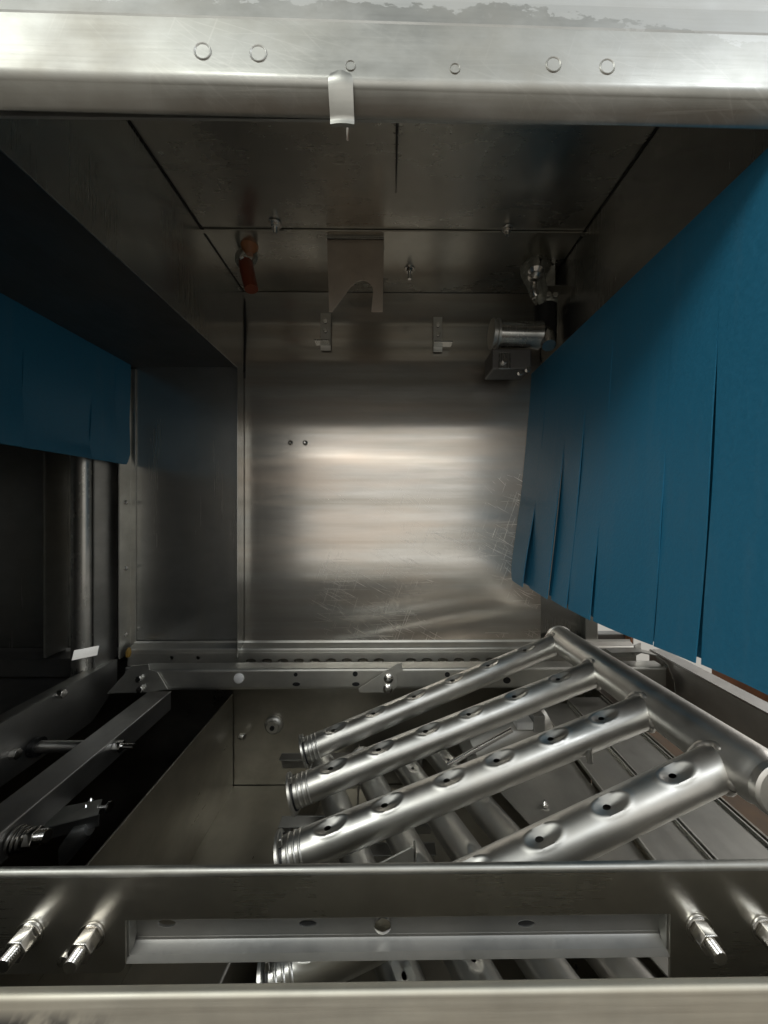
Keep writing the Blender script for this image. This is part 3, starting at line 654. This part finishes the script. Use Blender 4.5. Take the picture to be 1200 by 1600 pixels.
for a, b, mk in zip(starts, ends, marks):
    dd = (b - a).normalized(); L = (b - a).length
    ts = []
    for px, py in mk:                    # nozzle positions along the tube
        best = min(range(0, 401), key=lambda k: abs(proj(a + (b - a) * (k / 400) + up * TR * .8)[0] - px)); ts.append(best / 400)
    if len(ts) == 3: ts += [ts[-1] + .155, ts[-1] + .31, ts[-1] + .455]
    spray_tube(a + dd * .010, b, TR, up, [(x * L - .010) / (L - .010) for x in ts], t)
    mb = MB(); n = 40; w0 = a + dd * .0265; s1 = dd.cross(up).normalized(); s2 = s1.cross(dd)
    rg = []
    for k in range(n):                   # saddle shaped weld bead
        th = 2 * math.pi * k / n; h = .0230 - .0085 * abs(math.sin(th + 0.0)) ** 1.5 if False else 0
        dirv = up.cross(dd).normalized() * math.cos(th) + up * math.sin(th)
        off = d * (dirv.dot(d)); lat = abs(dirv.dot(d))
        depth_ = math.sqrt(max(0, .024 ** 2 - (TR * (dirv - d * dirv.dot(d)).length) ** 2)) 
        rg.append(a + dd * (depth_ + .0015 + .0006 * math.sin(k * 1.9)) + dirv * (TR + .0004))
    mb.tube(rg + [rg[0]], [.0036 + .0004 * math.sin(k * 1.3) for k in range(n + 1)], 12, False); mb.build('weld_bead', M['weld'], t)
    for k in range(3):
        e = b - dd * (.006 + .0060 * k); mb = MB(); mb.lathe(e - dd * .0022, e + dd * .0022, [(0, TR - .0006), (.3, TR + .0006), (.5, TR + .0009), (.7, TR + .0006), (1, TR - .0006)], 48); mb.build('ridge', M['tube'], t)
    mb = MB(); mb.lathe(b - dd * .0005, b + dd * .0015, [(0, TR + .0016), (1, TR + .0016)], 48); mb.build('gap_shade_ring', M['black'], t)  # black ring drawn in for the dark gap behind the end cap
    mb = MB(); mb.lathe(b + dd * .0015, b + dd * .0065, [(0, TR + .0025), (.2, TR + .0058), (.75, TR + .0058), (1, TR + .0015)], 48); mb.build('end_cap', M['tube'], t)
    mb = MB(); e = b + dd * .004 + up * (TR + .004); mb.hexa([e - s1 * .006 - dd * .002, e + s1 * .006 - dd * .002, e + s1 * .006 + dd * .002, e - s1 * .006 + dd * .002], [v + up * .007 for v in (e - s1 * .004 - dd * .0015, e + s1 * .004 - dd * .0015, e + s1 * .004 + dd * .0015, e - s1 * .004 + dd * .0015)]); mb.build('cap_lug', M['tube'], t, .0008)
# small studs under two tubes
for px, py, y in ((920, 1170, .41), (937, 1062, .60)):
    c = at(px, py, y); m = MB(); m.tube([c, c - Vector((0, .002, .014))], .0035, 10); m.build('locating_pin', M['tube'], t)
# lower arm
t = thing('lower_spray_arm', 'darker spray arm with parallel dimpled tubes lying deeper under the large one', 'spray arm', (.12, .45, -.44))
dl = Vector((.40, -.91, 0)).normalized(); base = at(697, 1190, .60); base.z = -.418; pr = Vector((.91, .40, 0)).normalized()
LZ = -.418
b1 = Vector((.0985, .585, LZ))
for k in range(4):
    c0 = b1 - Vector((.062, .012, 0)) * k
    A = c0 - dl * .07 if k == 0 else c0 - dl * .06; B = c0 + dl * .36
    spray_tube(A, B, .0185, (0, -.25, 1), [.13, .33, .53, .73, .92], t, step=.0022, nA=60)
    mb = MB(); mb.lathe(A - dl * .004, A + dl * .004, [(0, .017), (.2, .021), (.8, .021), (1, .0185)], 36); mb.build('end_ring', M['tube'], t)

# ------------------------------------------------------------------ filter trays, basket
def tray(poly, z, label, ridge):
    t = thing('filter_tray', label, 'tray', (poly[0][0], poly[0][1], z), 'filter trays in the tank')
    m = MB(); m.sheet(poly, [], XY(z), .002); m.build('panel', M['tray'], t, .0005)
    for (xa, ya, xb, yb) in ridge:
        m = MB(); dx = Vector((xb - xa, yb - ya, 0)).normalized(); nn = Vector((-dx.y, dx.x, 0)) * .0012
        a = Vector((xa, ya, z)); b = Vector((xb, yb, z)); u = Vector((0, 0, .0055))
        m.hexa([a - nn, b - nn, b + nn, a + nn], [a - nn + u, b - nn + u, b + nn + u, a + nn + u]); m.build('upturned_edge', M['rail'], t, .0004)
    return t
ZT = -.397
tA = tray([(.288, .70), (.288, .285), (.245, .285), (.170, .475), (.128, .58), (.128, .70)], ZT - .001, 'wide grey filter tray with slanted left edge beside the lower spray tubes', [])
for px, py in ((835, 1233), (700, 1300)):
    if px < 800: continue
    c = at(px, py, .52); c = Vector((.205, .49, ZT + .002)); m = MB(); m.lathe(c, c + Vector((0, 0, .007)), [(0, .004), (.5, .0045), (1, .002)], 12); m.build('rivet', M['shiny'], tA)
tB = tray([(.357, .74), (.357, .285), (.2915, .285), (.2915, .74)], ZT + .004, 'narrow filter tray strip in the middle, between two bright ridges', [(.2926, .74, .2926, .285), (.3560, .74, .3560, .285)])
tC = tray([(.436, .76), (.436, .285), (.3590, .285), (.3590, .76)], ZT + .006, 'right hand filter tray beside the brown gap, with a screw', [(.3602, .76, .3602, .285), (.4352, .76, .4352, .285)])
c = Vector((.40, .39, ZT + .008)); m = MB(); m.lathe(c, c + Vector((0, 0, .004)), [(0, .008), (.5, .0075), (1, .002)], 16); m.build('screw', M['shiny'], tC)
# wire on the tray
m = MB(); m.tube([at(832, 1299, .455), at(846, 1287, .46), at(861, 1275, .465)], .0012, 8); tag(m.build('loose_wire', M['dark']), 'short thin piece of wire lying on the wide filter tray', 'wire')
# pump inlet clutter between second and third tube
t = thing('pump_inlet', 'steel pump inlet housing with a pale block, between the second and third spray tubes', 'pump', at(800, 1160, .56))
m = MB(); a = at(725, 1180, .60); b = at(850, 1120, .62); m.lathe(a, b, [(0, .02), (.1, .036), (.5, .040), (.8, .036), (1, .025)], 30); m.build('housing', M['tube'], t)
m = MB(); A = at(806, 1126, .575); B = at(832, 1138, .575); m.box((A.x, .57, A.z), (B.x, .60, B.z)); m.build('pale_block', M['white'], t, .002)
m = MB(); A = at(834, 1119, .57); B = at(852, 1145, .57); m.box((A.x, .57, A.z), (B.x, .61, B.z)); m.build('latch', M['dark'], t, .001)
m = MB(); m.tube([at(700, 1195, .575), at(760, 1162, .57), at(800, 1140, .565)], .004, 10); m.build('brace', M['shiny'], t)
t = thing('strainer_basket', 'dark strainer basket frame under the left ends of the spray tubes', 'basket', (-.05, .5, -.5))
m = MB(); a0, a1 = at(510, 1168, .709), at(428, 1352, .479)
a0.z = a1.z = -.46; a1 = a0 + (a1 - a0) * 1.7
def wall(m, p0, p1, h, th=.002):
    n = (p1 - p0).normalized().cross(Vector((0, 0, 1))) * th; k = Vector((0, 0, h))
    m.hexa([p0 - k, p1 - k, p1 - k + n, p0 - k + n], [p0, p1, p1 + n, p0 + n]); return m
wall(m, a0, a1, .10).build('side_plate', M['tank'], t, .0006)
m = MB(); m.tube([a0 + Vector((0, 0, .001)), a1 + Vector((0, 0, .001))], .0022, 10); m.build('rim', M['rail'], t)
for py0, yy, z in ((1267, .545, -.452), (1300, .50, -.452), (1180, .69, -.455)):
    m = MB(); a = at(440, py0, yy); a.z = z; b = Vector((.06, yy + .005, z)); m.box((a.x, yy, z - .028), (b.x, yy + .002, z)); m.box((a.x, yy - .018, z - .002), (b.x, yy, z)); m.build('cross_bar', M['dark'], t, .0008)
m = MB(); wall(m, Vector((-.058, .70, -.445)), Vector((-.045, .50, -.445)), .05); m.build('divider', M['rail'], t, .0005)
m = MB(); m.box((-.14, .24, -.53), (.12, .70, -.533)); m.build('floor_plate', M['tank'], t)
# bent plate near the bar
t = thing('bent_plate', 'small bent steel plate poking up behind the front bar under the third tube', 'plate', at(620, 1340, .33))
y = .36
q = [at(585, 1358, y), at(648, 1358, y), at(650, 1330, y), at(644, 1324, y), at(590, 1352, y)]
m = MB(); n = len(q); m.add([v for v in q] + [v + Vector((0, .002, 0)) for v in q], [tuple(range(n))[::-1], tuple(range(n, 2 * n))] + [(i, (i + 1) % n, n + (i + 1) % n, n + i) for i in range(n)]); m.build('plate', M['rail'], t, .0005)
m = MB(); m.hexa([at(646, 1358, y), at(652, 1358, y), at(652, 1358, y + .02), at(646, 1358, y + .02)], [at(646, 1314, y), at(649, 1312, y), at(649, 1312, y + .02), at(646, 1314, y + .02)]); m.build('flange', M['rail'], t, .0006)

# ------------------------------------------------------------------ right rail and what shows past the curtain
t = thing('right_side_rail', 'pale side rail with a broad top flange running under the right curtain', 'rail', (.56, .5, -.36))
m = MB(); m.sheet([(.27, -.306), (.795, -.306), (.795, -.40), (.27, -.40)], [], YZ(.56), .002); m.build('web', M['raily'], t, .0007)
m = MB(); m.box((.5605, .27, -.3055), (.592, .795, -.3035)); m.build('top_flange', M['raily'], t, .0007)
t = thing('right_end_bracket', 'pale curved end bracket joining the rear rail to the right side rail', 'bracket', at(1000, 1030, .74))
m = MB(); pts = [at(945, 1014, .745), at(990, 1013, .745), at(1015, 1018, .74), at(1030, 1030, .735), at(1040, 1055, .73), at(1042, 1075, .73)]
vs = []
for v in pts: vs += [v, v + Vector((0, -.022, 0))]
m.add(vs, [(2 * i, 2 * i + 1, 2 * i + 3, 2 * i + 2) for i in range(len(pts) - 1)], True); m.build('curved_strip', M['lip'], t, 0, .002)
m = MB(); A = at(918, 1013, .755); B = at(988, 1026, .755); m.box((A.x, .752, A.z), (B.x, .756, B.z)); m.build('flat', M['lip'], t, .0006)
m = MB(); wall(m, at(990, 1008, .75), at(1000, 1004, .77), .022).build('tab', M['lip'], t, .0005)
m = MB(); m.box((.424, .80, -.42), (.452, .835, .30)); tag(m.build('right_post', M['lip'], None, .002), 'pale upright post just past the lower edge of the right curtain', 'post')
m = MB(); m.box((.455, .845, -.45), (.56, .87, -.288)); tag(m.build('end_panel', M['dark'], None, .002), 'dark panel low behind the right curtain beside the pale post', 'panel')
m = MB(); m.cyl((.545, .86 - .02, -.6), (.545, .84, .30), .007, 16); tag(m.build('copper_pipe', M['wood']), 'thin copper coloured pipe glimpsed below the right curtain', 'pipe')
m = MB(); m.box((.70, .45, -.52), (.72, .80, -.275)); tag(m.build('brown_board', M['wood'], None, .002), 'brown board glimpsed between the right curtain and the pale rail', 'board')

# ------------------------------------------------------------------ front: plate, angle, sill
PY = .262
p = lambda a, b, y=PY: (at(a, b, y).x, at(a, b, y).z)
ztop = at(600, 1362, PY).z; zf = -.2895
xl0 = p(196, 1480)[0]; xr0 = p(1047, 1480)[0]; zl = p(150, 1521)[1]; zr = p(1100, 1546)[1]
t = thing('front_plate', 'dark polished front plate with a long notch and projecting bolts below the opening', 'plate', (0, PY, -.33))
rc = lambda cx, cz, r, a0, a1: [(cx + r * math.cos(R(a0 + (a1 - a0) * i / 5)), cz + r * math.sin(R(a0 + (a1 - a0) * i / 5))) for i in range(6)]
out = [(-.45, ztop), (-.45, zl)] + rc(xl0 - .006, zl + .006, .006, 270, 360) + [(xl0, zf), (xr0, zf)] + rc(xr0 + .008, zr + .008, .008, 180, 270) + [(.45, zr), (.45, ztop)]
m = MB(); m.sheet(out, [], XZ(PY), .002); m.build('plate', M['bar'], t, .0006)
m = MB(); m.profile([(PY - .0005, ztop - .001)] + [(PY - .0010, ztop + .0012), (PY - .0002, ztop + .0026), (PY + .0012, ztop + .0032), (PY + .0028, ztop + .0028), (PY + .0034, ztop + .001)], -.45, .45, True); m.build('folded_top', M['lip'], t, 0, .0012)
for xx, s in ((xl0, 1), (xr0, -1)):
    z0 = p(200, 1441)[1]; z1 = zl + .004
    m = MB(); m.sheet([(PY + .002, zf), (PY + .018, zf), (PY + .018, zf - .008), (PY + .002, z1)], [], YZ(xx - s * .0005), s * .0016); m.build('return_flange', M['lip'], t, .0004)
def front_bolt(bx, bz, dx, nut=True):
    c = Vector((bx, PY, bz)); dr = Vector((dx, -1, 0)).normalized()
    b = MB(); b.lathe(c, c + dr * .019, [(i / 30, .0042 + (.0005 if i % 2 else 0)) for i in range(31)], 18); o = b.build('stud', M['shiny'], t)
    b = MB(); b.cyl(c, c + dr * .002, .0095, 24); b.build('washer', M['shiny'], t, .0004)
    b = MB(); hexnut(b, c + dr * .002, dr, .0082, .010); b.build('nut', M['shiny'], t, .0008)
for px, py in ((48, 1458), (145, 1460)):
    v = at(px, py, PY); front_bolt(v.x, v.z, 0)
for px, py in ((1090, 1448), (1192, 1450)):
    v = at(px, py, PY); front_bolt(v.x, v.z, 0)
v = at(100, 1500, PY); m = MB(); m.lathe(v, v - Vector((0, .002, 0)), [(0, .004), (.7, .004), (1, .001)], 12); m.build('rivet', M['shiny'], t)
# angle behind the notch
t = thing('slotted_angle', 'slotted angle bar seen through the notch of the front plate', 'angle bar', (0, .272, -.31))
hs = []
for px, w_ in ((260, 14), (481, 14), (822, 14)):
    c = at(px, 1443, .272); k = .272 / F; hs.append(ell(c.x, c.z, w_ * k, 6.0 * k, 18))
X0, X1 = -.23, .24
m = MB(); m.sheet([(X0, -.275), (X1, -.275), (X1, -.3135), (X0, -.3135)], hs, XZ(.272), .0018); m.build('web', M['dark'], t, .0004)
m = MB(); m.profile([(.2725, -.3125)] + [(.2722, -.3145), (.2700, -.3160), (.2650, -.3172), (.2630, -.3200), (.2645, -.3205)], X0, X1, True); m.build('flange', M['dark'], t, 0, .0015)
c = at(598, 1442, .2715); m = MB(); m.lathe(c, c - Vector((0, .004, 0)), [(0, .0065), (.6, .006), (1, .002)], 18); m.build('screw', M['shiny'], t)
for px in (481, 822):
    c = at(px, 1443, .2738); k = .272 / F; m = MB(); m.sheet(ell(c.x, c.z, 13.5 * k, 5.6 * k, 18), [], XZ(.2728), .0008); m.build('slot_shade', M['black'], t)  # black discs fill two slots, standing in for the shade behind them
# sill
t = thing('door_sill', 'flat grey green steel sill with dark scuffs across the bottom edge', 'sill', (0, .2, -.3))
m = MB(); m.profile([(.2052, -.30), (.2052, -.266), (.2046, -.2630), (.2030, -.2616)] + arc(.2012, -.2626, .0012, 60, 180, 5) + [(.200, -.2636), (.200, -.266), (.200, -.30), (.200, -.9)], -.50, .50, True); m.build('face', M['sill'], t, 0, .002)
m = MB(); m.box((-1.12, .205, -.9), (-.501, .2775, -.30)); m.box((.501, .205, -.9), (.95, .2775, -.30)); m.build('base_cabinet', M['panel'], t)
